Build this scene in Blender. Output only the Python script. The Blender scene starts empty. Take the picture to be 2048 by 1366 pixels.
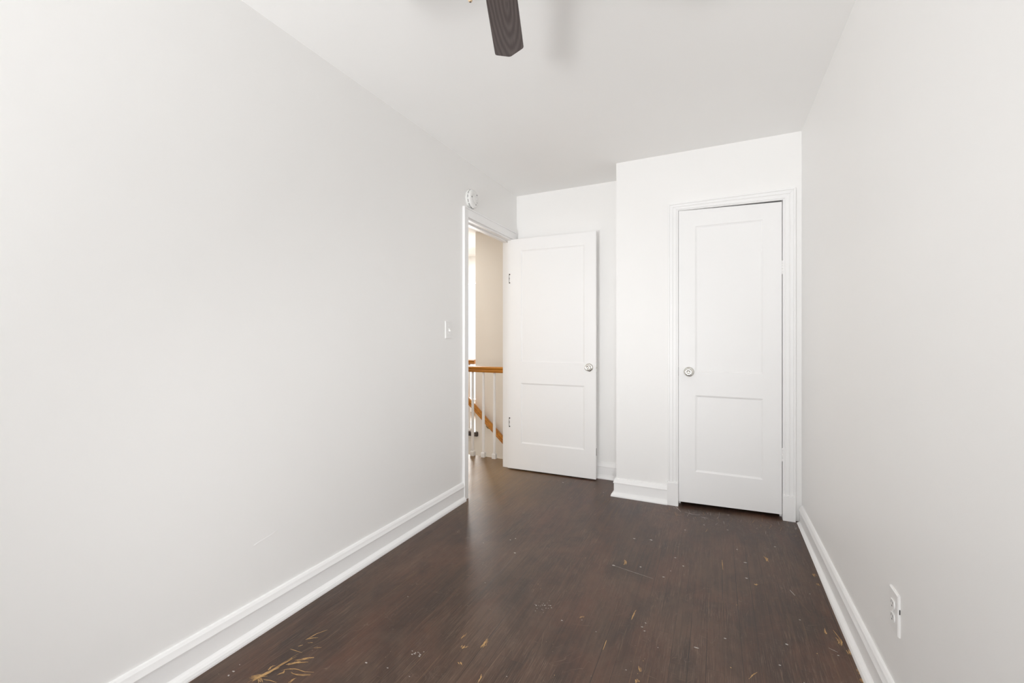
import bpy, bmesh, math, random
from mathutils import Vector, Matrix

random.seed(7)
S = bpy.context.scene
COL = S.collection

# ------------------------------------------------------------------ camera, world, light, exposure
CAM_H = 1.154
YAW = math.atan(407.8 / 855.9)
cam_data = bpy.data.cameras.new('camera')
cam = bpy.data.objects.new('camera', cam_data)
COL.objects.link(cam)
cam.location = (0, 0, CAM_H)
cam.rotation_euler = (math.pi / 2, 0, YAW)
cam_data.sensor_width = 36.0
cam_data.lens = 855.9 / 2048 * 36.0
cam_data.shift_y = -(683 - 676.8) / 2048
cam_data.clip_start = 0.02
S.camera = cam

S.view_settings.view_transform = 'Standard'
S.view_settings.look = 'None'
S.view_settings.gamma = 1
S.view_settings.use_curve_mapping = False
S.view_settings.exposure = 0.02

W = bpy.data.worlds.new('daylight')
S.world = W
W.use_nodes = True
bg = W.node_tree.nodes['Background']
bg.inputs['Color'].default_value = (0.94, 0.97, 1.0, 1)
bg.inputs['Strength'].default_value = 1.2

S.cycles.max_bounces = 16
S.cycles.diffuse_bounces = 12
S.cycles.glossy_bounces = 6
S.cycles.transparent_max_bounces = 12
S.cycles.use_denoising = True
S.cycles.sample_clamp_indirect = 8


def area_light(name, loc, rot, sx, sy, power, color):
    d = bpy.data.lights.new(name, 'AREA')
    d.shape = 'RECTANGLE'
    d.size, d.size_y = sx, sy
    d.energy = power
    d.color = color
    o = bpy.data.objects.new(name, d)
    o.location = loc
    o.rotation_euler = rot
    COL.objects.link(o)
    return o




def spot_light(name, loc, to, power, color, angle, radius):
    d = bpy.data.lights.new(name, 'SPOT')
    d.energy = power
    d.color = color
    d.spot_size = math.radians(angle)
    d.spot_blend = 0.9
    d.shadow_soft_size = radius
    o = bpy.data.objects.new(name, d)
    o.location = loc
    o.rotation_euler = (Vector(to) - Vector(loc)).to_track_quat('-Z', 'Y').to_euler()
    COL.objects.link(o)
    return o


# daylight through the rear and landing windows, plus an added fill for the hall
WARM = (0.995, 1.0, 1.0)
area_light('rear_window_daylight', (-0.60, -2.82, 1.28), (math.radians(90), 0, 0), 1.7, 1.6, 40, WARM)
area_light('landing_window_daylight', (-3.45, 6.05, 1.15), (math.radians(-90), 0, 0), 1.0, 1.9, 80, (1.0, 0.98, 0.95))
area_light('hall_fill_light', (-4.42, 2.95, 1.45), (math.radians(90), 0, math.radians(-90)), 1.0, 1.3, 6, (1.0, 0.98, 0.95))
# the photographer's flash: a soft head bounced off the ceiling; then an added fill low into the far corner
spot_light('bounced_flash', (-1.20, -2.2, 0.60), (-0.85, 0.5, 2.44), 335, WARM, 90, 0.40)
spot_light('added_fill_spot', (0.28, -0.95, 0.85), (-1.6, 2.7, 0.10), 112, WARM, 66, 0.25)
# added fill lights over the stairs and landing, where no lamp is seen
area_light('stair_fill_light', (-3.5, 3.95, 2.40), (0, 0, 0), 0.4, 0.4, 16, (1.0, 0.97, 0.92))
area_light('landing_fill_light', (-3.4, 5.1, 2.40), (0, 0, 0), 0.35, 0.35, 9, (1.0, 0.98, 0.95))

# ------------------------------------------------------------------ materials


def new_mat(name):
    m = bpy.data.materials.new(name)
    m.use_nodes = True
    nt = m.node_tree
    return m, nt, nt.nodes['Principled BSDF']


def N(nt, typ, **kw):
    n = nt.nodes.new(typ)
    for k, v in kw.items():
        if k.startswith('i_'):
            n.inputs[int(k[2:])].default_value = v
        else:
            setattr(n, k, v)
    return n


def paint(name, col, rough, bump_scale=220, bump=0.05, var=0.015, spec=0.5):
    m, nt, b = new_mat(name)
    tc = N(nt, 'ShaderNodeTexCoord')
    n1 = N(nt, 'ShaderNodeTexNoise')
    n1.inputs['Scale'].default_value = bump_scale
    n1.inputs['Detail'].default_value = 3
    nt.links.new(tc.outputs['Object'], n1.inputs['Vector'])
    n2 = N(nt, 'ShaderNodeTexNoise')
    n2.inputs['Scale'].default_value = 1.7
    nt.links.new(tc.outputs['Object'], n2.inputs['Vector'])
    mx = N(nt, 'ShaderNodeMix', data_type='RGBA')
    mx.inputs['A'].default_value = (*[c * (1 - var) for c in col], 1)
    mx.inputs['B'].default_value = (*[min(1, c * (1 + var)) for c in col], 1)
    nt.links.new(n2.outputs['Fac'], mx.inputs['Factor'])
    nt.links.new(mx.outputs['Result'], b.inputs['Base Color'])
    bp = N(nt, 'ShaderNodeBump')
    bp.inputs['Strength'].default_value = bump
    bp.inputs['Distance'].default_value = 0.002
    nt.links.new(n1.outputs['Fac'], bp.inputs['Height'])
    nt.links.new(bp.outputs['Normal'], b.inputs['Normal'])
    b.inputs['Roughness'].default_value = rough
    b.inputs['Specular IOR Level'].default_value = spec
    return m


def metal(name, col, rough):
    m, nt, b = new_mat(name)
    n = N(nt, 'ShaderNodeTexNoise')
    n.inputs['Scale'].default_value = 60
    mr = N(nt, 'ShaderNodeMapRange')
    mr.inputs['To Min'].default_value = rough * 0.8
    mr.inputs['To Max'].default_value = rough * 1.25
    nt.links.new(n.outputs['Fac'], mr.inputs['Value'])
    nt.links.new(mr.outputs['Result'], b.inputs['Roughness'])
    b.inputs['Base Color'].default_value = (*col, 1)
    b.inputs['Metallic'].default_value = 1
    return m


def wood(name, dark, light, rough, axis='X', scale=1.0):
    m, nt, b = new_mat(name)
    tc = N(nt, 'ShaderNodeTexCoord')
    mp = N(nt, 'ShaderNodeMapping')
    s = [22 * scale] * 3
    s['XYZ'.index(axis)] = 1.4 * scale
    mp.inputs['Scale'].default_value = s
    nt.links.new(tc.outputs['Object'], mp.inputs['Vector'])
    n = N(nt, 'ShaderNodeTexNoise')
    n.inputs['Scale'].default_value = 2.5
    n.inputs['Detail'].default_value = 6
    n.inputs['Distortion'].default_value = 0.6
    nt.links.new(mp.outputs['Vector'], n.inputs['Vector'])
    r = N(nt, 'ShaderNodeValToRGB')
    r.color_ramp.elements[0].position = 0.3
    r.color_ramp.elements[1].position = 0.72
    r.color_ramp.elements[0].color = (*dark, 1)
    r.color_ramp.elements[1].color = (*light, 1)
    nt.links.new(n.outputs['Fac'], r.inputs['Fac'])
    nt.links.new(r.outputs['Color'], b.inputs['Base Color'])
    b.inputs['Roughness'].default_value = rough
    return m


M_WALL = paint('warm_white_wall_paint', (0.895, 0.892, 0.885), 0.5)
M_CEIL = paint('flat_white_ceiling_paint', (0.93, 0.928, 0.92), 0.8)
M_TRIM = paint('gloss_white_trim_paint', (0.905, 0.905, 0.905), 0.40, 90, 0.04, 0.01)
M_DOOR = paint('gloss_white_door_paint', (0.90, 0.90, 0.90), 0.48, 120, 0.05, 0.01)
M_HALL = paint('cream_hall_paint', (0.80, 0.757, 0.695), 0.55)
M_PLASTIC = paint('white_plastic', (0.84, 0.84, 0.83), 0.35, 50, 0.0, 0.005)
M_PLATE = paint('painted_over_plate', (0.87, 0.867, 0.86), 0.4, 150, 0.04, 0.005)
M_DARK = paint('dark_gap', (0.03, 0.028, 0.026), 0.7, 50, 0.0, 0.1)
M_NICKEL = metal('satin_nickel', (0.78, 0.77, 0.73), 0.16)
M_IRON = metal('dark_iron', (0.07, 0.065, 0.06), 0.45)
M_BRONZE = metal('dark_bronze', (0.10, 0.075, 0.06), 0.35)
M_BRASS = metal('aged_brass', (0.55, 0.42, 0.22), 0.3)
M_OAK = wood('honey_oak', (0.36, 0.125, 0.010), (0.62, 0.27, 0.035), 0.3, 'X')
M_NOSE = wood('dark_stained_nosing', (0.03, 0.02, 0.015), (0.07, 0.045, 0.03), 0.4, 'X')
M_FOB = wood('pale_fob_wood', (0.50, 0.36, 0.22), (0.70, 0.54, 0.36), 0.4, 'Z', 4)


def blade_material():
    m, nt, b = new_mat('walnut_blade_laminate')
    tc = N(nt, 'ShaderNodeTexCoord')
    mp = N(nt, 'ShaderNodeMapping')
    mp.inputs['Scale'].default_value = (3.2, 17, 8)
    mp.inputs['Location'].default_value = (-0.9, 0.25, 0)
    nt.links.new(tc.outputs['Object'], mp.inputs['Vector'])
    w = N(nt, 'ShaderNodeTexWave', wave_type='RINGS', rings_direction='Z')
    w.inputs['Scale'].default_value = 1.5
    w.inputs['Distortion'].default_value = 5.5
    w.inputs['Detail'].default_value = 3
    w.inputs['Detail Scale'].default_value = 0.55
    nt.links.new(mp.outputs['Vector'], w.inputs['Vector'])
    mp2 = N(nt, 'ShaderNodeMapping')
    mp2.inputs['Scale'].default_value = (14, 260, 30)
    nt.links.new(tc.outputs['Object'], mp2.inputs['Vector'])
    n = N(nt, 'ShaderNodeTexNoise')
    n.inputs['Scale'].default_value = 1
    n.inputs['Detail'].default_value = 4
    nt.links.new(mp2.outputs['Vector'], n.inputs['Vector'])
    r = N(nt, 'ShaderNodeValToRGB')
    r.color_ramp.elements[0].color = (0.075, 0.056, 0.053, 1)
    r.color_ramp.elements[1].color = (0.125, 0.098, 0.094, 1)
    nt.links.new(w.outputs['Fac'], r.inputs['Fac'])
    mx = N(nt, 'ShaderNodeMix', data_type='RGBA', blend_type='MULTIPLY')
    mx.inputs['Factor'].default_value = 0.6
    r2 = N(nt, 'ShaderNodeValToRGB')
    r2.color_ramp.elements[0].position = 0.3
    r2.color_ramp.elements[0].color = (0.65, 0.62, 0.62, 1)
    r2.color_ramp.elements[1].position = 0.7
    r2.color_ramp.elements[1].color = (1.15, 1.15, 1.15, 1)
    nt.links.new(n.outputs['Fac'], r2.inputs['Fac'])
    nt.links.new(r.outputs['Color'], mx.inputs['A'])
    nt.links.new(r2.outputs['Color'], mx.inputs['B'])
    nt.links.new(mx.outputs['Result'], b.inputs['Base Color'])
    b.inputs['Roughness'].default_value = 0.45
    return m


M_BLADE = blade_material()


def glass_material():
    m = bpy.data.materials.new('window_glass')
    m.use_nodes = True
    nt = m.node_tree
    nt.nodes.clear()
    out = N(nt, 'ShaderNodeOutputMaterial')
    mix = N(nt, 'ShaderNodeMixShader')
    fr = N(nt, 'ShaderNodeFresnel')
    fr.inputs['IOR'].default_value = 1.45
    t = N(nt, 'ShaderNodeBsdfTransparent')
    g = N(nt, 'ShaderNodeBsdfGlossy')
    g.inputs['Roughness'].default_value = 0.02
    nt.links.new(fr.outputs['Fac'], mix.inputs['Fac'])
    nt.links.new(t.outputs['BSDF'], mix.inputs[1])
    nt.links.new(g.outputs['BSDF'], mix.inputs[2])
    nt.links.new(mix.outputs['Shader'], out.inputs['Surface'])
    return m


M_GLASS = glass_material()


def floor_material():
    m, nt, b = new_mat('worn_dark_strip_oak')
    L = nt.links.new
    tc = N(nt, 'ShaderNodeTexCoord')
    sep = N(nt, 'ShaderNodeSeparateXYZ')
    L(tc.outputs['Object'], sep.inputs['Vector'])

    def math_(op, a, bb=None, clamp=False):
        n = N(nt, 'ShaderNodeMath', operation=op, use_clamp=clamp)
        for i, v in enumerate((a, bb)):
            if v is None:
                continue
            if isinstance(v, (int, float)):
                n.inputs[i].default_value = v
            else:
                L(v, n.inputs[i])
        return n.outputs[0]

    def comb(x, y, z=0.0):
        n = N(nt, 'ShaderNodeCombineXYZ')
        for i, v in enumerate((x, y, z)):
            if isinstance(v, (int, float)):
                n.inputs[i].default_value = v
            else:
                L(v, n.inputs[i])
        return n.outputs[0]

    def noise(vec, scale, detail=3, rough=0.5, dist=0.0):
        n = N(nt, 'ShaderNodeTexNoise')
        n.inputs['Scale'].default_value = scale
        n.inputs['Detail'].default_value = detail
        n.inputs['Roughness'].default_value = rough
        n.inputs['Distortion'].default_value = dist
        L(vec, n.inputs['Vector'])
        return n.outputs['Fac']

    def rng(v, a, bb, c=0.0, d=1.0):
        n = N(nt, 'ShaderNodeMapRange')
        n.inputs['From Min'].default_value = a
        n.inputs['From Max'].default_value = bb
        n.inputs['To Min'].default_value = c
        n.inputs['To Max'].default_value = d
        L(v, n.inputs['Value'])
        return n.outputs['Result']

    def mix(fac, A, B, bt='MIX'):
        n = N(nt, 'ShaderNodeMix', data_type='RGBA', blend_type=bt)
        for s, v in (('Factor', fac), ('A', A), ('B', B)):
            if isinstance(v, (int, float)):
                n.inputs[s].default_value = v
            elif isinstance(v, tuple):
                n.inputs[s].default_value = (*v, 1)
            else:
                L(v, n.inputs[s])
        return n.outputs['Result']

    x, y = sep.outputs['X'], sep.outputs['Y']
    PW = 0.0583
    u = math_('DIVIDE', math_('ADD', x, 0.031), PW)
    idx = math_('FLOOR', u)
    fx = math_('SUBTRACT', u, idx)
    wn = N(nt, 'ShaderNodeTexWhiteNoise', noise_dimensions='1D')
    L(idx, wn.inputs['W'])
    v = math_('DIVIDE', math_('ADD', y, math_('MULTIPLY', wn.outputs['Value'], 3.7)), 1.9)
    idy = math_('FLOOR', v)
    fy = math_('SUBTRACT', v, idy)
    wn2 = N(nt, 'ShaderNodeTexWhiteNoise', noise_dimensions='2D')
    L(comb(idx, idy), wn2.inputs['Vector'])
    tone = wn2.outputs['Value']
    # grain running along the boards, shifted per board
    gv = comb(math_('MULTIPLY', x, 95.0), math_('ADD', math_('MULTIPLY', y, 3.2), math_('MULTIPLY', tone, 40.0)), math_('MULTIPLY', tone, 9.0))
    grain = noise(gv, 1.0, 5, 0.62, 0.5)
    gv2 = comb(math_('MULTIPLY', x, 26.0), math_('ADD', math_('MULTIPLY', y, 1.6), math_('MULTIPLY', tone, 17.0)), tone)
    grain2 = noise(gv2, 1.0, 3, 0.5, 1.4)
    base = N(nt, 'ShaderNodeValToRGB')
    e = base.color_ramp.elements
    e[0].position, e[0].color = 0.25, (0.027, 0.0165, 0.0115, 1)
    e[1].position, e[1].color = 0.80, (0.145, 0.085, 0.056, 1)
    k = e.new(0.52)
    k.color = (0.064, 0.038, 0.026, 1)
    L(math_('ADD', math_('MULTIPLY', grain, 0.62), math_('MULTIPLY', grain2, 0.38)), base.inputs['Fac'])
    colr = mix(0.38, base.outputs['Color'], mix(tone, (0.70, 0.70, 0.76), (1.50, 1.26, 1.12)), 'MULTIPLY')
    # reddish and greyish wear in broad patches
    p1 = noise(comb(math_('MULTIPLY', x, 2.4), math_('MULTIPLY', y, 1.3)), 1.4, 6, 0.66, 0.5)
    colr = mix(rng(p1, 0.45, 0.66, 0, 0.72), colr, mix(grain, (0.095, 0.044, 0.028), (0.205, 0.100, 0.063)))
    p2 = noise(comb(math_('ADD', math_('MULTIPLY', x, 2.0), 11.0), math_('MULTIPLY', y, 1.2)), 1.9, 7, 0.70, 0.6)
    gfac = math_('MULTIPLY', rng(p2, 0.44, 0.64, 0, 0.72), rng(grain, 0.25, 0.6, 0.5, 1.0))
    colr = mix(gfac, colr, (0.150, 0.104, 0.077))
    p3 = noise(comb(math_('ADD', math_('MULTIPLY', x, 3.0), 5.0), math_('MULTIPLY', y, 1.6), 2.0), 2.2, 5, 0.66, 0.4)
    colr = mix(rng(p3, 0.54, 0.72, 0, 0.55), colr, (0.034, 0.024, 0.021))
    # fine worn grain lines where bare wood shows through
    wv = comb(math_('MULTIPLY', x, 300.0), math_('MULTIPLY', y, 11.0), tone)
    fine = noise(wv, 1.0, 4, 0.7, 0.5)
    wear = noise(comb(math_('ADD', x, 3.3), math_('MULTIPLY', y, 0.8)), 2.6, 6, 0.68, 0.5)
    wl = math_('MULTIPLY', rng(fine, 0.52, 0.66), rng(wear, 0.44, 0.60))
    colr = mix(math_('MULTIPLY', wl, 0.70), colr, (0.24, 0.175, 0.130))
    # hairline scratches across and along the boards
    for sx, sy, seed, lo, amt in ((5.0, 2.0, 1.7, 0.50, 0.50), (2.2, 6.0, 7.1, 0.54, 0.40), (16.0, 9.0, 3.9, 0.55, 0.40)):
        hn = noise(comb(math_('MULTIPLY', x, sx), math_('MULTIPLY', y, sy), seed), 1.6, 2, 0.5, 1.6)
        hl = rng(math_('ABSOLUTE', math_('SUBTRACT', hn, 0.5)), 0.0012, 0.0045, 1.0, 0.0)
        hm = rng(noise(comb(x, y, seed + 20.0), 4.5, 5, 0.7), lo, lo + 0.12)
        colr = mix(math_('MULTIPLY', math_('MULTIPLY', hl, hm), amt), colr, (0.26, 0.20, 0.155))
    # crackled, scuffed finish gathered in front of the closet door
    band = math_('MULTIPLY', rng(y, 2.72, 3.06, 0.0, 1.0), rng(x, -0.55, -0.30, 0.0, 1.0))
    crk = rng(noise(comb(math_('MULTIPLY', x, 60.0), math_('MULTIPLY', y, 34.0), 3.0), 1.0, 6, 0.75, 1.2), 0.50, 0.62)
    colr = mix(math_('MULTIPLY', math_('MULTIPLY', band, crk), 0.55), colr, (0.22, 0.17, 0.14))
    # the dark stain left over the whole room floor
    colr = mix(1.0, colr, (0.76, 0.665, 0.61), 'MULTIPLY')
    # reflection of the bright hall, painted into the boards as a lighter tan
    hall_glare = math_('MULTIPLY', rng(x, -1.0, -1.75, 0.0, 0.9), rng(y, 2.2, 3.0, 0.0, 1.0))
    colr = mix(hall_glare, colr, mix(grain, (0.10, 0.055, 0.022), (0.33, 0.20, 0.08)))
    # seams between the strips: dark gaps, some rubbed pale along the edge
    ex = math_('MINIMUM', fx, math_('SUBTRACT', 1.0, fx))
    sm = noise(comb(math_('MULTIPLY', idx, 7.3), math_('MULTIPLY', y, 1.1)), 1.0, 2)
    seam = math_('MULTIPLY', rng(ex, 0.010, 0.030, 1.0, 0.0), rng(sm, 0.48, 0.64, 0.08, 0.95))
    ey = math_('MULTIPLY', math_('MINIMUM', fy, math_('SUBTRACT', 1.0, fy)), 1.9)
    butt = rng(ey, 0.0004, 0.0014, 0.35, 0.0)
    rub = math_('MULTIPLY', rng(ex, 0.015, 0.07, 1.0, 0.0), rng(noise(comb(math_('MULTIPLY', idx, 3.1), math_('MULTIPLY', y, 2.3), 4.0), 1.0, 4, 0.7), 0.56, 0.68))
    colr = mix(math_('MULTIPLY', rub, 0.45), colr, (0.26, 0.145, 0.07))
    colr = mix(math_('MAXIMUM', seam, butt), colr, (0.010, 0.007, 0.006))
    # small flecks of chipped finish
    vor = N(nt, 'ShaderNodeTexVoronoi')
    vor.inputs['Scale'].default_value = 26
    L(tc.outputs['Object'], vor.inputs['Vector'])
    sepc = N(nt, 'ShaderNodeSeparateColor')
    L(vor.outputs['Color'], sepc.inputs['Color'])
    fl = math_('MULTIPLY', rng(vor.outputs['Distance'], 0.035, 0.06, 1.0, 0.0), rng(sepc.outputs[0], 0.80, 0.82))
    colr = mix(math_('MULTIPLY', fl, 0.6), colr, (0.26, 0.19, 0.13))
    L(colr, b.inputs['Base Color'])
    rr = math_('ADD', rng(p2, 0.35, 0.7, 0.29, 0.38), math_('MULTIPLY', grain, 0.08))
    L(rr, b.inputs['Roughness'])
    b.inputs['Specular IOR Level'].default_value = 0.5
    bp = N(nt, 'ShaderNodeBump')
    bp.inputs['Strength'].default_value = 0.25
    bp.inputs['Distance'].default_value = 0.0015
    L(math_('SUBTRACT', math_('MULTIPLY', grain, 0.5), math_('MULTIPLY', seam, 0.8)), bp.inputs['Height'])
    L(bp.outputs['Normal'], b.inputs['Normal'])
    return m


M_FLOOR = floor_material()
M_BARE = wood('bare_scraped_oak', (0.38, 0.22, 0.085), (0.62, 0.39, 0.17), 0.6, 'Y')
M_SCUFF = wood('scuffed_finish', (0.12, 0.078, 0.052), (0.19, 0.125, 0.085), 0.6, 'Y')
M_FLECK = paint('spilled_white_paint', (0.48, 0.45, 0.42), 0.5, 80, 0.0, 0.1)

# ------------------------------------------------------------------ mesh helpers


class MB:
    def __init__(self):
        self.bm = bmesh.new()

    def box(self, a, b, mi=0):
        x0, y0, z0 = [min(p, q) for p, q in zip(a, b)]
        x1, y1, z1 = [max(p, q) for p, q in zip(a, b)]
        v = [self.bm.verts.new(p) for p in ((x0, y0, z0), (x1, y0, z0), (x1, y1, z0), (x0, y1, z0),
                                            (x0, y0, z1), (x1, y0, z1), (x1, y1, z1), (x0, y1, z1))]
        for f in ((0, 3, 2, 1), (4, 5, 6, 7), (0, 1, 5, 4), (1, 2, 6, 5), (2, 3, 7, 6), (3, 0, 4, 7)):
            self.bm.faces.new([v[i] for i in f]).material_index = mi
        return self

    def loft(self, rings, cap=True, smooth=False, close=True, mi=0):
        vs = [[self.bm.verts.new(p) for p in r] for r in rings]
        n = len(vs[0])
        for a, b in zip(vs[:-1], vs[1:]):
            for i in range(n if close else n - 1):
                f = self.bm.faces.new((a[i], a[(i + 1) % n], b[(i + 1) % n], b[i]))
                f.smooth = smooth
                f.material_index = mi
        if cap:
            self.bm.faces.new(list(reversed(vs[0]))).material_index = mi
            self.bm.faces.new(vs[-1]).material_index = mi
        return self

    def lathe(self, prof, mat=None, n=32, smooth=True):
        """prof: (radius, height) pairs about local Z; mat places it."""
        mat = mat or Matrix.Identity(4)
        rings = []
        for r, h in prof:
            r = max(r, 1e-5)
            rings.append([mat @ Vector((r * math.cos(2 * math.pi * i / n), r * math.sin(2 * math.pi * i / n), h)) for i in range(n)])
        return self.loft(rings, True, smooth)

    def tube(self, pts, rad, n=12, smooth=True):
        pts = [Vector(p) for p in pts]
        rings = []
        for i, p in enumerate(pts):
            d = (pts[min(i + 1, len(pts) - 1)] - pts[max(i - 1, 0)]).normalized()
            a = Vector((0, 0, 1)) if abs(d.z) < 0.9 else Vector((1, 0, 0))
            s = d.cross(a).normalized()
            t = d.cross(s).normalized()
            r = rad[i] if isinstance(rad, (list, tuple)) else rad
            rings.append([p + r * (math.cos(2 * math.pi * k / n) * s + math.sin(2 * math.pi * k / n) * t) for k in range(n)])
        return self.loft(rings, True, smooth)

    def build(self, name, mats, parent=None, bevel=0.0, seg=2):
        bm = self.bm
        bmesh.ops.recalc_face_normals(bm, faces=bm.faces[:])
        me = bpy.data.meshes.new(name)
        bm.to_mesh(me)
        bm.free()
        for m in (mats if isinstance(mats, (list, tuple)) else [mats]):
            me.materials.append(m)
        o = bpy.data.objects.new(name, me)
        COL.objects.link(o)
        if parent:
            o.parent = parent
        if bevel:
            md = o.modifiers.new('bevel', 'BEVEL')
            md.width = bevel
            md.segments = seg
            md.limit_method = 'ANGLE'
            md.angle_limit = math.radians(40)
            md.harden_normals = False
        return o


def tag(o, label, cat, kind=None, group=None):
    o['label'] = label
    o['category'] = cat
    if kind:
        o['kind'] = kind
    if group:
        o['group'] = group
    return o


def structure(o, label, cat):
    return tag(o, label, cat, 'structure')


def empty(name, loc):
    o = bpy.data.objects.new(name, None)
    o.location = loc
    o.empty_display_size = 0.05
    COL.objects.link(o)
    return o


# ------------------------------------------------------------------ measures of the room
XL, XR, YC, YB, YR, H = -1.63, 0.48, 3.168, 3.52, -2.60, 2.44
XC = -0.661              # outer corner of the closet
XP = -1.73               # hall face of the partition
DY0, DY1, DZ = 2.657, 3.44, 2.03   # doorway in the left wall
CX0, CX1 = -0.235, 0.380           # closet opening

# ------------------------------------------------------------------ walls, ceiling
b = MB()
b.box((XP, YR, 0), (XL, DY0, H))
b.box((XP, DY0, DZ), (XL, DY1, H))
b.box((XP, DY1, 0), (XL, YB, H))
# faint plaster ridges low on the wall
b.tube([(XL + 0.0002, 1.076, 0.345), (XL + 0.0006, 1.11, 0.352), (XL + 0.0004, 1.147, 0.357), (XL + 0.0002, 1.175, 0.366)], 0.0004, 6)
structure(b.build('wall_left', M_WALL), 'long bare white wall running from the camera to the doorway', 'wall')

b = MB().box((XR, YR - 0.1, 0), (XR + 0.1, YB + 0.1, H))
structure(b.build('wall_right', M_WALL), 'bare white wall beside the closet, with the painted outlet low on it', 'wall')

b = MB().box((XP, YB, 0), (XR, YB + 0.1, H))
structure(b.build('wall_back', M_WALL), 'narrow white end wall behind the open panelled door', 'wall')

b = MB()
b.box((XC, YC, 0), (CX0, YC + 0.1, H)).box((CX1, YC, 0), (XR, YC + 0.1, H)).box((CX0, YC, 2.034), (CX1, YC + 0.1, H))
b.box((XC, YC + 0.1, 0), (XC + 0.1, YB, H))
structure(b.build('wall_closet', M_WALL), 'projecting white closet wall around the closed panelled door', 'wall')

b = MB()
b.box((XP, YR - 0.1, 0), (XR, YR, 0.45)).box((XP, YR - 0.1, 2.12), (XR, YR, H))
b.box((XP, YR - 0.1, 0.45), (-1.45, YR, 2.12)).box((0.25, YR - 0.1, 0.45), (XR, YR, 2.12))
structure(b.build('wall_rear', M_WALL), 'white wall with the wide window behind the camera', 'wall')

b = MB().box((-4.3, YR - 0.1, H), (XR + 0.1, 5.95, H + 0.1))
structure(b.build('ceiling', M_CEIL), 'flat white painted ceiling above the empty room', 'ceiling')

# ---- hall and stairwell shell seen through the doorway
HY = 4.50                # stairwell wall with the sloping handrail
HX = -2.635              # where that wall ends and the landing opens
b = MB().box((HX, HY, -1.5), (XR + 0.1, HY + 0.12, H)).box((-4.2, HY + 0.03, -1.5), (HX, HY + 0.12, -0.03))
structure(b.build('wall_stairwell', M_HALL), 'cream stairwell wall carrying the sloping oak handrail', 'wall')
b = MB().box((-4.3, 1.4, 0), (-4.2, 2.45, H)).box((-4.3, 3.45, 0), (-4.2, 5.95, H)).box((-4.3, 2.45, 0), (-4.2, 3.45, 0.80)).box((-4.3, 2.45, 2.10), (-4.2, 3.45, H))
b.box((-4.2, 1.4, 0), (XP, 1.5, H))
structure(b.build('wall_hall', M_HALL), 'cream hall wall beyond the doorway', 'wall')
b = MB().box((-4.2, 5.80, 0), (-3.95, 5.90, H)).box((-2.95, 5.80, 0), (-2.5, 5.90, H))
b.box((-3.95, 5.80, 2.065), (-2.95, 5.90, H)).box((-3.95, 5.80, 0), (-2.95, 5.90, 0.15))
b.box((HX, HY + 0.12, 0), (HX + 0.1, 5.80, H))
structure(b.build('wall_landing', M_TRIM), 'white end wall around the bright landing window', 'wall')
b = MB().box((-3.3, 3.56, -1.5), (XR + 0.1, 3.655, -0.03)).box((-3.4, 3.56, -1.5), (-3.3, HY + 0.05, -0.03)).box((XR, 3.62, -1.5), (XR + 0.1, HY, H))
b.box((-3.4, 3.56, -1.6), (XR + 0.1, HY + 0.1, -1.5))
structure(b.build('wall_stair_opening', M_TRIM), 'white boarding under the hall floor edge around the stair opening', 'wall')

# ------------------------------------------------------------------ floor (old boards, slightly raised by the closet corner)


def floor_z(x, y):
    def ss(t):
        t = max(0.0, min(1.0, t))
        return t * t * (3 - 2 * t)
    return 0.017 * ss((x + 0.35) / 0.75) * ss((y - 1.6) / 1.5)


F_ = Vector((-math.sin(YAW), math.cos(YAW), 0))
R_ = Vector((math.cos(YAW), math.sin(YAW), 0))


def on_floor(px, py):
    """Where a spot noted on the 2048 x 1366 photograph lies on the boards."""
    d = F_ + (px - 1024) / 855.9 * R_ + Vector((0, 0, (676.8 - py) / 855.9))
    t = CAM_H / -d.z
    p = d * t
    z = floor_z(p.x, p.y)
    t = (CAM_H - z) / -d.z
    return d * t + Vector((0, 0, CAM_H))


b = MB()
bm = b.bm
xs = [XL + (XR - XL) * i / 24 for i in range(25)]
ys = [YR + (YB - YR) * i / 48 for i in range(49)]
grid = [[bm.verts.new((x, y, floor_z(x, y))) for y in ys] for x in xs]
for i in range(24):
    for j in range(48):
        bm.faces.new((grid[i][j], grid[i + 1][j], grid[i + 1][j + 1], grid[i][j + 1])).smooth = True
b.box((XL, YR, -0.12), (XR, YB, -0.03))
for (x0, y0, x1, y1) in ((-4.2, 1.5, XL, 3.66), (-4.2, 3.66, -3.3, HY), (-4.2, HY, HX, 5.8)):
    b.box((x0, y0, -0.03), (x1, y1, 0.0))


BARE, SCUFF, FLECK = 1, 2, 3


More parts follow.
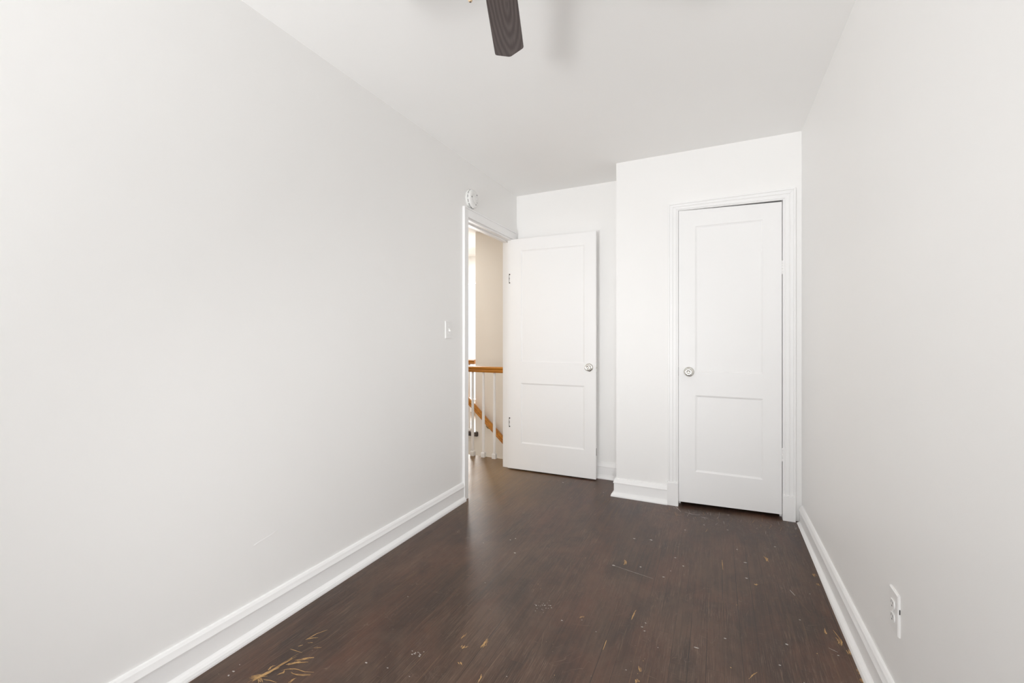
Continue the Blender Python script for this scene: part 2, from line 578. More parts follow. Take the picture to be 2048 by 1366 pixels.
def stroke(pts, w, mi, lift=None, ragged=0.25):
    """A scraped or spilled mark lying in the boards' surface: a tapering ribbon."""
    if mi == BARE and w > 0.0034:     # a wide scrape is a bundle of splintered lines
        n_ = max(2, int(w / 0.0015))
        for k in range(n_):
            f0, f1 = random.uniform(0, .35), random.uniform(.6, 1)
            if k == 0:
                f0, f1 = 0, 1
            dx, dy = random.gauss(0, w * 260), random.gauss(0, w * 110)
            q = []
            for i in range(5):
                f = (f0 + (f1 - f0) * i / 4) * (len(pts) - 1)
                j = min(int(f), len(pts) - 2)
                g = f - j
                q.append((pts[j][0] + (pts[j + 1][0] - pts[j][0]) * g + dx + random.gauss(0, .5), pts[j][1] + (pts[j + 1][1] - pts[j][1]) * g + dy + random.gauss(0, .4)))
            stroke(q, random.uniform(.0014, .0033), mi, None, 0.5)
        return
    if lift is None:
        lift = random.uniform(.0003, .0009)
    P = [on_floor(*p) for p in pts]
    Q = [P[0]]
    for a, c in zip(P[:-1], P[1:]):
        n = max(2, int((c - a).length / 0.012))
        for k in range(1, n + 1):
            Q.append(a.lerp(c, k / n))
    prev = None
    for i, p in enumerate(Q):
        d = (Q[min(i + 1, len(Q) - 1)] - Q[max(i - 1, 0)])
        d.z = 0
        s = Vector((-d.y, d.x, 0)).normalized()
        t = i / (len(Q) - 1)
        ww = w * (0.35 + 0.65 * math.sin(math.pi * min(1, max(0, t * 0.9 + 0.05)))) * (1 + random.uniform(-ragged, ragged))
        c = p + s * random.uniform(-ragged, ragged) * w * 0.4 + Vector((0, 0, lift))
        a_, b_ = bm.verts.new(c + s * ww / 2), bm.verts.new(c - s * ww / 2)
        if prev:
            bm.faces.new((prev[0], prev[1], b_, a_)).material_index = mi
        prev = (a_, b_)


def fleck(px, py, r, mi, lift=0.0004, el=1.0):
    c = on_floor(px, py) + Vector((0, 0, lift))
    n = random.randint(5, 8)
    ph = random.uniform(0, 6)
    vs = []
    for k in range(n):
        a = ph + 2 * math.pi * k / n
        q = r * random.uniform(0.55, 1.2)
        vs.append(bm.verts.new(c + Vector((q * math.cos(a), el * q * math.sin(a), 0))))
    bm.faces.new(vs).material_index = mi


# the large scraped patch at the near left
for pts, w in (
        ([(496, 1366), (512, 1356), (535, 1346), (565, 1327), (598.6, 1307.2)], .012),
        ([(503, 1362), (528, 1348), (556, 1334)], .010),
        ([(589.8, 1321.3), (612, 1317), (628.5, 1315.1)], .006),
        ([(572, 1331), (592, 1326), (613.6, 1324.4)], .008),
        ([(561.7, 1340.6), (584.6, 1336.2), (604, 1342), (626.8, 1345.5)], .004),
        ([(553, 1349.4), (566, 1346), (568.7, 1339)], .006),
        ([(581, 1345.5), (589.8, 1349.4), (620.6, 1349.4)], .005),
        ([(535.4, 1341), (541, 1335), (549.4, 1331)], .006),
        ([(497.6, 1354), (513, 1351), (530, 1349.4)], .008),
        ([(499, 1358), (518, 1354), (536, 1352)], .006),
        ([(520, 1357), (523, 1366)], .009),
        ([(526.6, 1359), (540, 1361), (553, 1365)], .003),
        ([(575.8, 1366), (583, 1360), (589.8, 1356.4)], .005),
        ([(612.7, 1279.4), (624, 1276), (635.5, 1275.6)], .005),
        ([(617, 1286), (627, 1285.5)], .004),
        ([(611, 1280), (633, 1268), (655, 1260)], .003),
        ([(628, 1296), (643, 1295)], .003),
        ([(596, 1293), (606, 1290)], .003),
        ([(580, 1298), (604, 1305.5)], .0025)):
    stroke(pts, w, BARE)
stroke([(598, 1307), (630, 1290), (655, 1277), (685, 1253)], .0028, SCUFF)
stroke([(512, 1345), (545, 1320), (583, 1297)], .0022, SCUFF)
stroke([(758, 1201), (790, 1178), (820, 1155), (846.8, 1135.8)], .0030, SCUFF)
stroke([(812, 1157), (830, 1146), (838, 1139)], .0035, SCUFF)
stroke([(847, 1142), (890, 1118), (932, 1097)], .0022, SCUFF)
stroke([(960, 1366), (972, 1345), (985, 1328), (1010, 1296)], .0026, SCUFF)
# bare chips along the near boards
for pts, w in (
        ([(923, 1296), (929, 1290)], .012), ([(963, 1296.5), (970, 1288), (978, 1277)], .009),
        ([(957, 1366), (962, 1357), (965, 1349)], .008), ([(919, 1324), (924, 1330)], .007),
        ([(920, 1279), (932, 1267)], .004), ([(1279, 1331), (1282, 1344)], .007), ([(1273, 1359), (1276, 1366)], .010),
        ([(1261.5, 1241), (1266, 1231), (1270, 1220)], .005), ([(1206, 1300), (1213, 1281)], .003),
        ([(1247, 1121), (1251, 1121), (1252, 1128), (1247, 1129)], .006),
        ([(1162, 1236), (1166, 1233)], .006), ([(1527, 1112), (1534, 1117), (1536, 1124)], .006), ([(1508, 1168), (1513, 1171)], .008),
        ([(1499, 1358), (1506, 1350), (1515, 1344)], .005), ([(1673, 1277), (1679, 1284), (1680, 1292)], .010), ([(1649, 1259), (1652, 1270)], .007),
        ([(1696, 1300), (1701, 1310)], .008), ([(1721, 1356), (1726, 1366)], .006), ([(1714, 1338), (1722, 1355)], .005),
        
        ([(1444, 1120), (1446, 1140)], .003), ([(1624, 1146), (1630, 1152)], .008), ([(1634, 1166), (1640, 1172)], .006),
        ([(1666, 1260), (1684, 1283)], .003)):
    stroke(pts, w, BARE)
# pale scratches
for pts, w in (
        ([(1579.4, 1180), (1590, 1191.5)], .0035), ([(1592.6, 1194), (1606, 1211), (1622, 1229)], .0020),
        ([(1657, 1296), (1676, 1305)], .0025), ([(1145, 1248), (1164, 1251), (1183, 1252)], .0020), ([(1292, 1350), (1315, 1359)], .0020),
        ([(868, 1345), (869, 1336), (877, 1332)], .0020), ([(1388, 1294), (1398, 1297)], .0050), ([(1390, 1300), (1404, 1314)], .0018),
        ([(925, 1150), (945, 1151)], .0018), ([(1187, 1054), (1215, 1062), (1262, 1068)], .0025), ([(1186, 1113), (1240, 1112)], .0018),
        ([(1520, 1121), (1532, 1127)], .0022), ([(1353, 1357), (1371, 1362)], .0018), ([(929, 1150), (940, 1152)], .0020),
        ([(1370, 1024), (1385, 1029), (1400, 1030)], .004), ([(1402, 1034), (1416, 1037)], .0035), ([(1350, 1012), (1362, 1024)], .003)):
    stroke(pts, w, FLECK if w >= .0024 and pts[0][0] > 1225 else SCUFF)
stroke([(1227, 1131), (1262, 1143), (1306, 1157.5)], .0015, FLECK)
for px, py, r in ((1227.4, 1131, .009), (1268, 1077, .009), (1302, 1080, .009), (1029.6, 1106, .008), (1031, 1077, .006), (1124, 1241, .005),
                  (1490, 1125, .009), (1493, 1156.5, .007), (1351, 1115.5, .007), (1366.5, 1132, .008), (1550, 1093.5, .008), (1474, 1098.7, .006),
                  (1450.5, 1277, .006), (1573.6, 1289, .006), (1560, 1330.7, .005), (1677, 1311, .005), (479.4, 1329.6, .003), (467, 1343, .006), (457, 1351, .005),
                  (1327, 1154, .007), (1281, 1134, .006), (1457, 1030, .007), (1455, 1060, .007), (1408, 1050, .006), (1370, 1060, .006),
                  (775, 1336, .005), (732, 1325.5, .006), (819, 1353, .003), (1021, 1080, .006), (915, 1064, .004), (1284, 1254, .005), (1291, 1246, .004),
                  (1289, 1262, .005), (1252, 1340, .003), (1189, 978, .004), (1207, 985, .006), (1126, 965, .008), (1600, 1240, .004), (1620, 1188, .004)):
    fleck(px, py, r, FLECK, el=0.6)
for k in range(22):       # crackled spot and smudge of spilled paint
    fleck(1086 + random.gauss(0, 9), 1214 + random.gauss(0, 5), random.uniform(.0012, .0028), FLECK)
for k in range(9):
    fleck(835 + random.gauss(0, 5), 1308 + random.gauss(0, 2.5), random.uniform(.002, .005), FLECK, el=0.6)
# scuffs gathered at the closet door and small scattered wear
for k in range(130):
    px = random.uniform(1325, 1600)
    y0 = 1011 + (px - 1358) * 0.145 + abs(random.gauss(0, 13))
    L_ = random.uniform(2, 9)
    stroke([(px, y0), (px + random.uniform(-5, 5), y0 + L_)], random.uniform(.0007, .0016), random.choice((SCUFF, SCUFF, SCUFF, SCUFF, BARE, FLECK)))
for k in range(30):
    px = random.uniform(1190, 1240)
    y0 = 985 + random.uniform(0, 45)
    stroke([(px, y0), (px - random.uniform(4, 12), y0 + random.uniform(8, 18))], random.uniform(.0012, .0025), SCUFF)
for k in range(170):
    px, py = random.uniform(700, 1700), 1000 + 366 * random.random() ** 0.8
    p = on_floor(px, py)
    if not (XL + .06 < p.x < XR - .06 and p.y < YC - .06):
        continue
    if k % 3:
        vx, vy = (1434 - px) * random.uniform(.01, .05), (677 - py) * random.uniform(.01, .05)
        if k % 4 == 0:
            vx, vy = random.uniform(-14, 14), random.uniform(-6, 6)
        stroke([(px, py), (px + vx, py + vy)], random.uniform(.0008, .0018), SCUFF)
    else:
        fleck(px, py, random.uniform(.0012, .0026), random.choice((SCUFF, SCUFF, FLECK, BARE)))
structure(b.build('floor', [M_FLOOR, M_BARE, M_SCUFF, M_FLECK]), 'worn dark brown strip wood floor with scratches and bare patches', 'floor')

# ------------------------------------------------------------------ baseboards
BASE = [(0, 0), (.034, 0), (.034, .007), (.031, .016), (.025, .023), (.017, .028), (.0145, .031), (.0145, .093),
        (.0185, .095), (.0195, .100), (.0150, .112), (.0125, .120), (.007, .128), (0, .130)]


def run(mb, path, prof=BASE):
    """Sweep a baseboard profile along floor points; the profile leans to the right-hand side of travel."""
    pts = [Vector((x, y, 0)) for x, y in path]
    rings = []
    for i, p in enumerate(pts):
        n = []
        for a, c in ((i - 1, i), (i, i + 1)):
            if a >= 0 and c < len(pts):
                d = (pts[c] - pts[a]).normalized()
                n.append(Vector((d.y, -d.x, 0)))
        m = (n[0] + n[-1])
        m = m / m.dot(n[0])
        rings.append([p + m * d + Vector((0, 0, z)) for d, z in prof])
    mb.loft(rings, True)


b = MB()
run(b, [(XL, YR), (XL, 2.600)])
structure(b.build('baseboard_left', M_TRIM), 'tall white capped baseboard along the long wall up to the doorway', 'baseboard')
b = MB()
run(b, [(XR, 3.136), (XR, YR)])
structure(b.build('baseboard_right', M_TRIM), 'tall white capped baseboard under the outlet wall', 'baseboard')
b = MB()
run(b, [(XL + 0.02, YB), (XC - 0.002, YB)])
structure(b.build('baseboard_back', M_TRIM), 'white capped baseboard on the narrow wall behind the open door', 'baseboard')
b = MB()
run(b, [(XC, YB - 0.036), (XC, YC), (-0.304, YC)])
structure(b.build('baseboard_closet', M_TRIM), 'white capped baseboard wrapping the closet corner', 'baseboard')
b = MB()
run(b, [(XR - 0.035, YR), (XL + 0.035, YR)])
structure(b.build('baseboard_rear', M_TRIM), 'white capped baseboard under the wide window', 'baseboard')

# ------------------------------------------------------------------ doorway casing and jamb (left wall)
b = MB()
t = 0.016
b.box((XL, 2.612, 0), (XL + t, DY0, 2.088))                  # near leg
b.box((XL, 2.600, 0.0), (XL + t + 0.004, 2.612, 2.098))      # back band on its outer edge
b.box((XL, DY0, DZ), (XL + t, 3.50, 2.088))                  # head
b.box((XL, 2.612, 2.088), (XL + t + 0.004, 3.50, 2.098))
b.box((XL, DY1, 0), (XL + t, 3.50, DZ))                      # far leg behind the door
b.box((XP - t, 2.590, 0), (XP, DY0 - 0.003, 2.095)).box((XP - t, DY0 - 0.003, DZ), (XP, 3.44, 2.095))
b.box((XP, DY0, 0), (XL + .001, DY0 + 0.012, DZ))            # jambs
b.box((XP, DY1 - 0.002, 0), (XL + .001, DY1 + .003, DZ)).box((XP, DY0, DZ - 0.012), (XL + .001, DY1, DZ))
b.box((-1.712, DY0 + 0.012, 0), (-1.675, DY0 + 0.022, DZ - .012)).box((-1.712, DY0 + .012, DZ - 0.022), (-1.675, DY1, DZ - 0.012))
structure(b.build('trim_1', M_TRIM, bevel=0.002), 'narrow white casing around the open doorway to the hall', 'door casing')

# ------------------------------------------------------------------ closet casing, a little out of square
b = MB()
yf = YC - 0.020


def leg(x0, x1, zt0, zt1, steps):
    # stepped (reeded) leg: list of (fraction0, fraction1, projection)
    for f0, f1, d in steps:
        a, c = x0 + (x1 - x0) * f0, x0 + (x1 - x0) * f1
        za, zc = zt0 + (zt1 - zt0) * f0, zt0 + (zt1 - zt0) * f1
        r = [[(a, YC, 0.15), (c, YC, 0.15), (c, YC - d, 0.15), (a, YC - d, 0.15)],
             [(a, YC, za), (c, YC, zc), (c, YC - d, zc), (a, YC - d, za)]]
        b.loft(r)


OUT_L, OUT_R, IN_L, IN_R = (-0.299, 2.083), (0.447, 2.091), (-0.235, 2.035), (0.380, 2.024)
STEPS = [(0, .16, .024), (.16, .42, .019), (.42, .50, .0215), (.50, .78, .018), (.78, .88, .020), (.88, 1.0, .0155)]
leg(OUT_L[0], IN_L[0], OUT_L[1], IN_L[1], STEPS)
leg(OUT_R[0], IN_R[0], OUT_R[1], IN_R[1], STEPS)
for f0, f1, d in STEPS:   # head, mitred into the legs
    lp = lambda A, B, f: (A[0] + (B[0] - A[0]) * f, A[1] + (B[1] - A[1]) * f)
    q = [lp(OUT_L, IN_L, f0), lp(OUT_R, IN_R, f0), lp(OUT_R, IN_R, f1), lp(OUT_L, IN_L, f1)]
    b.loft([[(x, YC, z) for x, z in q], [(x, YC - d, z) for x, z in q]])
b.box((-0.306, YC, 0), (-0.2335, YC - 0.028, 0.158))         # plinth blocks
b.box((-0.303, YC, 0.158), (-0.2345, YC - 0.026, 0.163))
b.box((0.3775, YC, 0), (0.4455, YC - 0.028, 0.170))
b.box((0.3780, YC, 0.170), (0.4440, YC - 0.026, 0.176))
# jamb lining and stops
b.box((CX0 - .001, YC, 0), (CX0 + .001, YC + 0.1, 2.034)).box((CX1 - .001, YC, 0), (CX1 + .001, YC + .1, 2.024))
b.box((CX0, YC + 0.042, 0), (CX0 + 0.012, YC + 0.08, 2.0)).box((CX1 - .012, YC + .042, 0), (CX1, YC + .08, 2.0))
structure(b.build('trim_2', M_TRIM, bevel=0.0012, seg=1), 'reeded white casing on plinth blocks around the closet door', 'door casing')

# ------------------------------------------------------------------ two-panel doors


def door_slab(W_, Z0, Z1, T, sl, sr, panels, name, parent, rec=0.007, bev=0.011):
    """Door in local X (width), Y (0 = face towards the room, T = far face). Z0, Z1: (left, right) bottom and top heights."""
    mb = MB()

    def P(x, y, zf):
        # zf is a height on a straight door; the sag of the old door is blended in near top and bottom
        u = x / W_
        z0, z1 = Z0[0] + (Z0[1] - Z0[0]) * u, Z1[0] + (Z1[1] - Z1[0]) * u
        if zf <= 0:
            z = z0
        elif zf >= 9:
            z = z1
        else:
            z = zf
        return mb.bm.verts.new((x, y, z))

    for side in (0, 1):
        yf_ = 0 if side == 0 else T
        yi = rec if side == 0 else T - rec
        xs_ = [0, sl, W_ - sr, W_]
        zs_ = [0] + [z for p in panels for z in p] + [9]
        for i in range(3):
            for j in range(len(zs_) - 1):
                hole = i == 1 and j % 2 == 1
                q = ((xs_[i], zs_[j]), (xs_[i + 1], zs_[j]), (xs_[i + 1], zs_[j + 1]), (xs_[i], zs_[j + 1]))
                if not hole:
                    mb.bm.faces.new([P(x, yf_, z) for x, z in q])
                else:
                    x0, x1, z0, z1 = xs_[1], xs_[2], zs_[j], zs_[j + 1]
                    rings = []
                    for o_, y_ in ((0, yf_), (0.002, yf_ + (yi - yf_) * .45), (bev, yi)):
                        rings.append([P(x0 + o_, y_, z0 + o_), P(x1 - o_, y_, z0 + o_), P(x1 - o_, y_, z1 - o_), P(x0 + o_, y_, z1 - o_)])
                    for A, B in zip(rings[:-1], rings[1:]):
                        for k in range(4):
                            mb.bm.faces.new((A[k], A[(k + 1) % 4], B[(k + 1) % 4], B[k]))
                    mb.bm.faces.new(rings[-1])
    for q in (((0, 0, 0), (0, T, 0), (0, T, 9), (0, 0, 9)), ((W_, 0, 0), (W_, T, 0), (W_, T, 9), (W_, 0, 9)),
              ((0, 0, 0), (W_, 0, 0), (W_, T, 0), (0, T, 0)), ((0, 0, 9), (W_, 0, 9), (W_, T, 9), (0, T, 9))):
        mb.bm.faces.new([P(*p) for p in q])
    bmesh.ops.remove_doubles(mb.bm, verts=mb.bm.verts[:], dist=1e-5)
    return mb.build(name, M_DOOR, parent, bevel=0.0022, seg=3)


def door_knob(parent, x, z, y_face, direction, backset):
    """Round privacy knob: rosette, neck and dished knob with a keyhole insert, standing out along direction (-1: towards the room)."""
    A = Matrix.Translation((x, y_face, z)) @ Matrix.Rotation(math.radians(90) * (1 if direction < 0 else -1), 4, 'X')
    k = MB().lathe([(.0115, .004), (.0105, .016), (.0120, .022), (.0190, .028), (.0240, .035), (.0262, .043), (.0262, .049), (.0245, .055), (.0210, .0585),
                    (.0135, .0595), (.0115, .0580), (.0105, .0572), (.0001, .0572)], A, 40).build('door_knob', M_NICKEL, parent)
    k['label'] = 'satin nickel round knob'
    MB().lathe([(.0335, 0), (.0340, .002), (.0325, .0055), (.0270, .0085), (.0200, .0100), (.0118, .0108), (.0001, .0108)], A, 40).build('rosette', M_NICKEL, k)
    MB().lathe([(.0070, .0570), (.0070, .0588), (.0058, .0594), (.0001, .0594)], A, 24).build('lock_insert', M_NICKEL, k)
    return k


# closed closet door
CW = 0.6085
d1 = empty('door_1', (-0.2328, YC + 0.002, 0))
structure(d1, 'closed white two-panel closet door, knob towards the open door', 'door')
door_slab(CW, (.027, .043), (2.034, 2.0165), .035, .107, .104, [(.247, .765), (.925, 1.917)], 'door_leaf', d1)
door_knob(d1, 0.066, .925, 0, -1, 0)
for z in (1.601, .421):
    h = MB()
    for k in range(5):
        h.lathe([(.0042, 0), (.0048, .0006), (.0048, .0155), (.0042, .0161)], Matrix.Translation((CW + .0035, -.0035, z - .041 + k * .0164)), 14)
    h.lathe([(.0001, -.045), (.003, -.043), (.004, -.041), (.004, .0411), (.003, .043), (.0001, .045)], Matrix.Translation((CW + .0035, -.0035, z)), 12)
    h.build('hinge', M_TRIM, d1)
# strike side latch marks: bare metal at the jamb
MB().box((-.0030, .001, .895), (-.0004, .006, .955)).build('strike_plate', M_IRON, d1)

# open door to the hall, swung against the end wall
DW = 0.785
d2 = empty('door_2', (-1.662, 3.400, 0))
d2.rotation_euler = (0, 0, math.radians(1.5))
structure(d2, 'open white two-panel door swung back in front of the narrow end wall', 'door')
door_slab(DW, (.011, .011), (2.024, 2.024), .035, .128, .096, [(.241, .764), (.950, 1.920)], 'door_leaf', d2)
door_knob(d2, DW - .056, .917, 0, -1, 0)
door_knob(d2, DW - .056, .917, .035, 1, 0)
for z in (1.681, .415):
    h = MB()
    h.box((.0125, -.0006, z - .042), (.0158, .0010, z + .042))
    h.box((.0125, -.0006, z + .031), (.0235, .0010, z + .042)).box((.0125, -.0006, z - .042), (.0235, .0010, z - .033))
    h.loft([[(.0155, -.0006, z - .014), (.0155, -.0006, z + .016), (.0188, -.0006, z + .001)], [(.0155, .001, z - .014), (.0155, .001, z + .016), (.0188, .001, z + .001)]])
    h = h.build('hinge', M_IRON, d2)  # dark strips stand for the gap around the hinge mortise
    h['label'] = 'dark outline of the gap around the hinge'
MB().box((DW - .0002, .012, .20), (DW + .0008, .024, .26)).build('edge_bolt', M_IRON, d2)
MB().box((DW - .0002, .006, .885), (DW + .0008, .029, .945)).lathe([(.008, 0), (.008, .004), (.0001, .009)], Matrix.Translation((DW, .0175, .915)) @ Matrix.Rotation(math.radians(90), 4, 'Y'), 16).build('latch', M_NICKEL, d2)

# ------------------------------------------------------------------ windows


def window(name, c, w, h, axis, label, rails=1, panes=2, meeting=True):
    """Sash window set in a wall opening: c is the centre, axis 'Y' for a wall across the room, 'X' for a side wall."""
    root = empty(name, c)
    if axis == 'X':
        root.rotation_euler = (0, 0, math.radians(90))
    structure(root, label, 'window')
    f = MB()
    e = 0.045
    f.box((-w / 2, -.04, -h / 2), (-w / 2 + e, .04, h / 2)).box((w / 2 - e, -.04, -h / 2), (w / 2, .04, h / 2))
    f.box((-w / 2 + e, -.04, h / 2 - e), (w / 2 - e, .04, h / 2)).box((-w / 2 + e, -.04, -h / 2), (w / 2 - e, .04, -h / 2 + e))
    if meeting:
        f.box((-w / 2 + e, -.02, -.022), (w / 2 - e, .02, .022))
    for k in range(1, panes):
        x = -w / 2 + w * k / panes
        f.box((x - .03, -.035, -h / 2 + e), (x + .03, .035, h / 2 - e))
    f.build('window_frame', M_TRIM, root, bevel=.003)
    for k in range(panes):
        x0, x1 = -w / 2 + e + (w - 2 * e) * k / panes, -w / 2 + e + (w - 2 * e) * (k + 1) / panes
        MB().box((x0, -.003, -h / 2 + e), (x1, .003, h / 2 - e)).build('window_pane', M_GLASS, root)
    return root


window('window_1', (-0.60, YR - 0.05, 1.285), 1.70, 1.67, 'Y', 'wide white framed window in the wall behind the camera')
window('window_2', (-3.45, 5.85, 1.1075), 1.0, 1.915, 'Y', 'tall bright white window at the end of the hall landing', panes=1, meeting=False)
window('added_hall_window', (-4.25, 2.95, 1.45), 1.0, 1.30, 'X', 'unseen white framed window added on the hall side wall', panes=1)  # unseen window, added to go with the hall fill light

# ------------------------------------------------------------------ smoke detector
rx = Matrix.Translation((XL, 2.707, 2.174)) @ Matrix.Rotation(math.radians(90), 4, 'Y')
sd = empty('smoke_detector', (XL, 2.707, 2.174))
tag(sd, 'round white smoke detector on the wall above the doorway corner', 'smoke detector')
inv = Matrix.Rotation(math.radians(90), 4, 'Y')
MB().lathe([(.066, 0), (.0715, .001), (.0715, .010), (.069, .013), (.060, .013)], inv, 48).build('base_plate', M_PLASTIC, sd)
MB().lathe([(.058, .012), (.067, .013), (.0685, .016), (.0680, .024), (.0655, .031), (.061, .036), (.053, .0395), (.030, .041), (.0285, .0400), (.0275, .041), (.0001, .042)], inv, 48).build('cover', M_PLASTIC, sd)
sl = MB()
for k in range(14):                                  # vent slots round the rim
    a0 = 2 * math.pi * k / 14
    rings = []
    for s_ in range(7):
        a = a0 + 0.33 * s_ / 6
        ca, sa = math.cos(a), math.sin(a)
        rings.append([inv @ Vector((r * ca, r * sa, hh)) for r, hh in ((.0670, .0190), (.0688, .0190), (.0686, .0225), (.0668, .0225))])
    sl.loft(rings)
sl.build('vent_slots', M_DARK, sd)
for k in range(3):                                   # short slots on the face
    a = math.radians((20, 140, 265)[k])
    tb = MB().loft([[inv @ Vector((r * math.cos(a + q), r * math.sin(a + q), z)) for r, q in ((.040, -.10), (.046, -.10), (.046, .10), (.040, .10))] for z in (.0385, .0412)])
    tb.build('sounder_slot', M_DARK, sd)
MB().lathe([(.009, .040), (.009, .0432), (.008, .0438), (.0001, .0438)], inv @ Matrix.Translation((-.004, .022, 0)), 20).build('test_button', M_PLASTIC, sd)
MB().lathe([(.0022, .0405), (.0022, .0422), (.0001, .0428)], inv @ Matrix.Translation((.022, .030, 0)), 12).build('indicator_light', M_DARK, sd)

# ------------------------------------------------------------------ light switch
sw = empty('light_switch', (XL, 2.422, 1.211))
tag(sw, 'white single toggle light switch on the wall beside the doorway', 'light switch')
pl = MB()
pl.loft([[(0, -.039, -.0575), (0, .039, -.0575), (0, .039, .0575), (0, -.039, .0575)], [(.004, -.039, -.0575), (.004, .039, -.0575), (.004, .039, .0575), (.004, -.039, .0575)],
         [(.0065, -.036, -.0545), (.0065, .036, -.0545), (.0065, .036, .0545), (.0065, -.036, .0545)]])
pl.build('cover_plate', M_PLATE, sw)
tg = MB()
tg.loft([[(.006, -.005, -.012), (.006, .005, -.012), (.006, .005, .012), (.006, -.005, .012)], [(.0085, -.005, -.011), (.0085, .005, -.011), (.0085, .005, .010), (.0085, -.005, .010)],
         [(.019, -.0038, -.011), (.019, .0038, -.011), (.0195, .0038, -.003), (.0195, -.0038, -.003)]])
tg.build('toggle', M_PLASTIC, sw, bevel=.0008)
for z in (-.030, .030):
    MB().lathe([(.0032, .006), (.0032, .0072), (.0024, .0078), (.0001, .0078)], Matrix.Translation((0, 0, z)) @ inv, 12).build('screw', M_PLATE, sw)

# ------------------------------------------------------------------ wall outlet
ol = empty('wall_outlet', (XR, 1.629, .349))
tag(ol, 'white painted-over double power outlet low on the bare wall', 'power outlet')
pl = MB()
pl.loft([[(0, -.035, -.060), (0, .035, -.060), (0, .035, .060), (0, -.035, .060)], [(-.0035, -.035, -.060), (-.0035, .035, -.060), (-.0035, .035, .060), (-.0035, -.035, .060)],
         [(-.006, -.0325, -.0575), (-.006, .0325, -.0575), (-.006, .0325, .0575), (-.006, -.0325, .0575)]])
pl.build('cover_plate', M_PLATE, ol)
invx = Matrix.Rotation(math.radians(-90), 4, 'Y')
for z in (-.0195, .0195):
    rc = MB()
    prof = []
    for s_ in range(24):
        a = 2 * math.pi * s_ / 24
        prof.append((.0165 * math.cos(a), max(-.0125, min(.0125, .0165 * math.sin(a)))))
    rc.loft([[(-.0065, p, z + q) for p, q in prof], [(-.0092, p, z + q) for p, q in prof]])
    rc = rc.build('receptacle', M_PLATE, ol)
    hs = MB().box((-.0088, -.0075, z + .001), (-.00935, -.0055, z + .0085)).box((-.0088, .0055, z + .001), (-.00935, .0075, z + .0085))
    hs.lathe([(.0025, .0088), (.0025, .00935)], Matrix.Translation((0, 0, z - .006)) @ invx, 12)
    hs.build('slots', M_DARK, rc)
MB().lathe([(.0028, .0068), (.0028, .0078), (.0001, .0083)], invx, 12).build('screw', M_PLATE, ol)
MB().box((-.0005, -.0351, .008), (-.0030, -.0355, .022)).build('edge_gap', M_DARK, ol)
MB().box((-.0005, -.034, -.0601), (-.0025, -.014, -.0606)).build('edge_gap', M_DARK, ol)

# ------------------------------------------------------------------ ceiling fan
HUB = Vector((-.530, .979, 0))
fan = empty('ceiling_fan', (HUB.x, HUB.y, H))
tag(fan, 'ceiling fan with dark walnut blades and a pull chain', 'ceiling fan')
MB().lathe([(.0001, 0), (.082, 0), (.080, -.018), (.062, -.040), (.040, -.050), (.0001, -.050)], None, 40).build('ceiling_canopy', M_BRONZE, fan)
MB().lathe([(.030, -.045), (.085, -.052), (.108, -.070), (.112, -.120), (.104, -.150), (.078, -.172), (.050, -.178), (.0001, -.178)], None, 48).build('motor_housing', M_BRONZE, fan)
MB().lathe([(.046, -.176), (.052, -.182), (.052, -.232), (.046, -.246), (.020, -.254), (.0001, -.255)], None, 40).build('switch_housing', M_BRONZE, fan)
ang0 = math.atan2(.939, -.344)
out = [(.165, -.044), (.26, -.0500), (.40, -.0530), (.500, -.0550), (.5065, -.0535), (.5105, -.0495), (.5355, -.0060), (.5370, 0), (.5355, .0060), (.5105, .0495), (.5065, .0535), (.500, .0550),
       (.40, .0530), (.26, .0500), (.165, .044), (.155, .030), (.155, -.030)]
bl = MB()
bl.loft([[(x, y, -.0028) for x, y in out], [(x, y, .0028) for x, y in out]])
blade0 = bl.build('blade', M_BLADE, fan, bevel=.0012)
ir = MB()
ir.loft([[(.070, -.016, .012), (.070, .016, .012), (.070, .016, .018), (.070, -.016, .018)], [(.120, -.014, .010), (.120, .014, .010), (.120, .014, .016), (.120, -.014, .016)],
         [(.165, -.028, .0030), (.165, .028, .0030), (.165, .028, .007), (.165, -.028, .007)], [(.215, -.030, .0030), (.215, .030, .0030), (.215, .030, .006), (.215, -.030, .006)],
         [(.245, -.010, .0030), (.245, .010, .0030), (.245, .010, .006), (.245, -.010, .006)]])
iron0 = ir.build('blade_iron', M_BRONZE, fan, bevel=.001)
for k in range(5):
    bb, ii = (blade0, iron0) if k == 0 else (blade0.copy(), iron0.copy())
    if k:
        COL.objects.link(bb)
        COL.objects.link(ii)
        bb.parent = ii.parent = fan
    a = ang0 + k * 2 * math.pi / 5
    m = Matrix.Translation((0, 0, -.200)) @ Matrix.Rotation(a, 4, 'Z') @ Matrix.Rotation(math.radians(-11), 4, 'X')
    bb.matrix_local = m
    ii.matrix_local = m
pc = Vector((-.570, .947, 0)) - HUB
ch = MB()
for k in range(44):
    z = -.235 - k * .0034
    ch.lathe([(.0004, -.0013), (.0012, -.0006), (.0012, .0006), (.0004, .0013)], Matrix.Translation((pc.x, pc.y, z)), 6)
chain = ch.build('pull_chain', M_BRASS, fan)
zb = 2.0185 - H
MB().lathe([(.0006, .0006), (.0026, .0002), (.0045, .0016), (.0058, .0055), (.0060, .014), (.0052, .024), (.0036, .031), (.0020, .0335), (.0001, .0335)],
           Matrix.Translation((pc.x, pc.y, zb)), 20).build('pull_fob', M_FOB, chain)['label'] = 'pale turned wooden pull fob'
MB().lathe([(.0001, -.0002), (.0020, .0000), (.0020, .0012), (.0001, .0012)], Matrix.Translation((pc.x, pc.y, zb)), 14).build('chain_tip', M_IRON, chain)

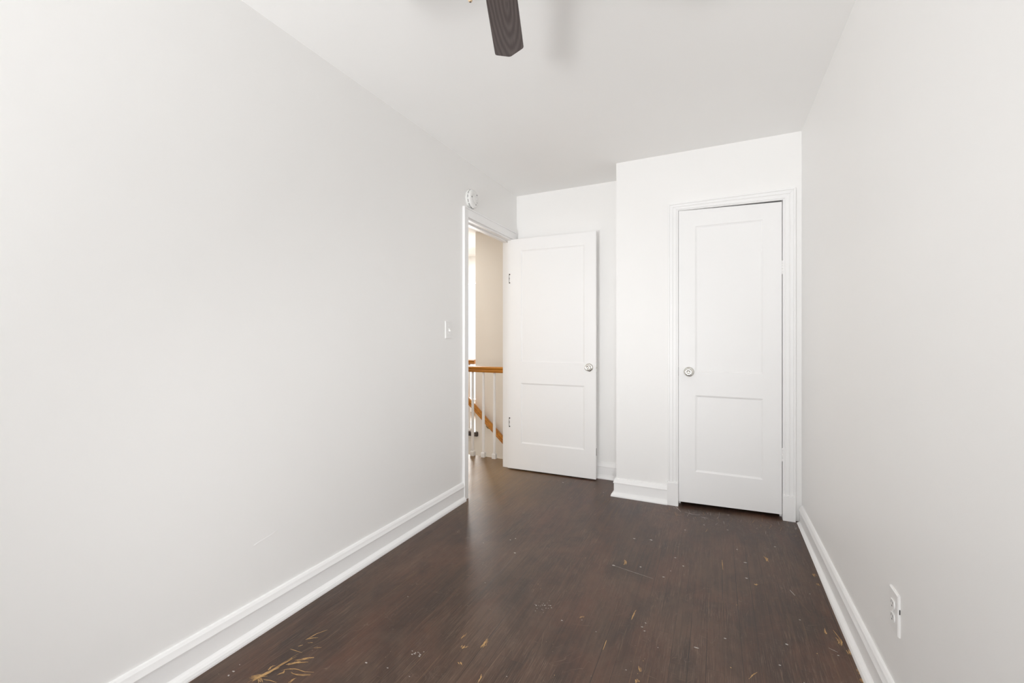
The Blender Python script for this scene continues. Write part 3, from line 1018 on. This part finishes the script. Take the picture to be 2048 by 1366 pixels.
# ------------------------------------------------------------------ hall railings, handrail, floor edge
RAIL = [(-.020, 0), (.020, 0), (.024, .012), (.019, .022), (.019, .027), (.028, .036), (.030, .045), (.024, .053), (.012, .057), (-.012, .057), (-.024, .053), (-.030, .045),
        (-.028, .036), (-.019, .027), (-.019, .022), (-.024, .012)]


def handrail_mesh(p0, p1):
    p0, p1 = Vector(p0), Vector(p1)
    d = (p1 - p0).normalized()
    s = d.cross(Vector((0, 0, 1))).normalized()
    u = s.cross(d)
    mb = MB()
    mb.loft([[p + s * a + u * c for a, c in RAIL] for p in (p0, p1)])
    return mb


def baluster_mesh(h):
    mb = MB()
    e = .019
    mb.loft([[(-e, -e, 0), (e, -e, 0), (e, e, 0), (-e, e, 0)], [(-e, -e, .040), (e, -e, .040), (e, e, .040), (-e, e, .040)],
             [(-e * .72, -e * .72, .050), (e * .72, -e * .72, .050), (e * .72, e * .72, .050), (-e * .72, e * .72, .050)]])
    mb.lathe([(.0125, .048), (.0140, .056), (.0128, .064), (.0150, .20), (.0138, .40), (.0112, h - .04), (.0105, h)], None, 16)
    return mb


def railing(y, x0, x1, xs_, ztop, label, newel_x=None):
    root = empty('stair_railing', ((x0 + x1) / 2, y, 0))
    tag(root, label, 'railing')
    c = root.location
    r = handrail_mesh((x0 - c.x, 0, ztop - .057), (x1 - c.x, 0, ztop - .057)).build('handrail', M_OAK, root)
    r['label'] = 'honey oak handrail'
    first = None
    for x in xs_:
        if first is None:
            first = baluster_mesh(ztop - .055).build('baluster', M_TRIM, root)
            o = first
        else:
            o = first.copy()
            COL.objects.link(o)
            o.parent = root
        o.location = (x - c.x, 0, 0)
    return root


ry = 3.640
railing(ry, -3.30, XP - 0.003, [-1.925 + .003 - .1205 * k for k in range(-1, 12)], .882, 'near oak and white baluster railing along the hall floor edge')
railing(4.472 + .05, -3.30, -2.655, [-2.735 - .1205 * k for k in range(0, 5)], .897, 'far oak and white baluster railing at the landing edge')

hr = handrail_mesh((-3.10, 4.435, .738), (-1.70, 4.435, -.545)).build('wall_handrail', M_OAK)
tag(hr, 'sloping oak handrail descending along the cream stairwell wall', 'handrail')
for x in (-2.45, -1.95):
    z = .738 - (x + 3.10) * (1.283 / 1.40)
    MB().tube([(x, 4.499, z - .05), (x, 4.46, z - .05), (x, 4.440, z - .03), (x, 4.435, z + .002)], .006, 10).lathe([(.022, 0), (.022, .004), (.012, .008), (.0001, .008)], Matrix.Translation((x, 4.5, z - .05)) @ Matrix.Rotation(math.radians(90), 4, 'X'), 18).build('bracket', M_BRASS, hr)

b = MB().box((-3.30, HY - .028, -.030), (-2.598, HY + .03, .022))
structure(b.build('trim_3', M_NOSE, bevel=.004), 'dark stained nosing along the landing floor edge', 'floor nosing')
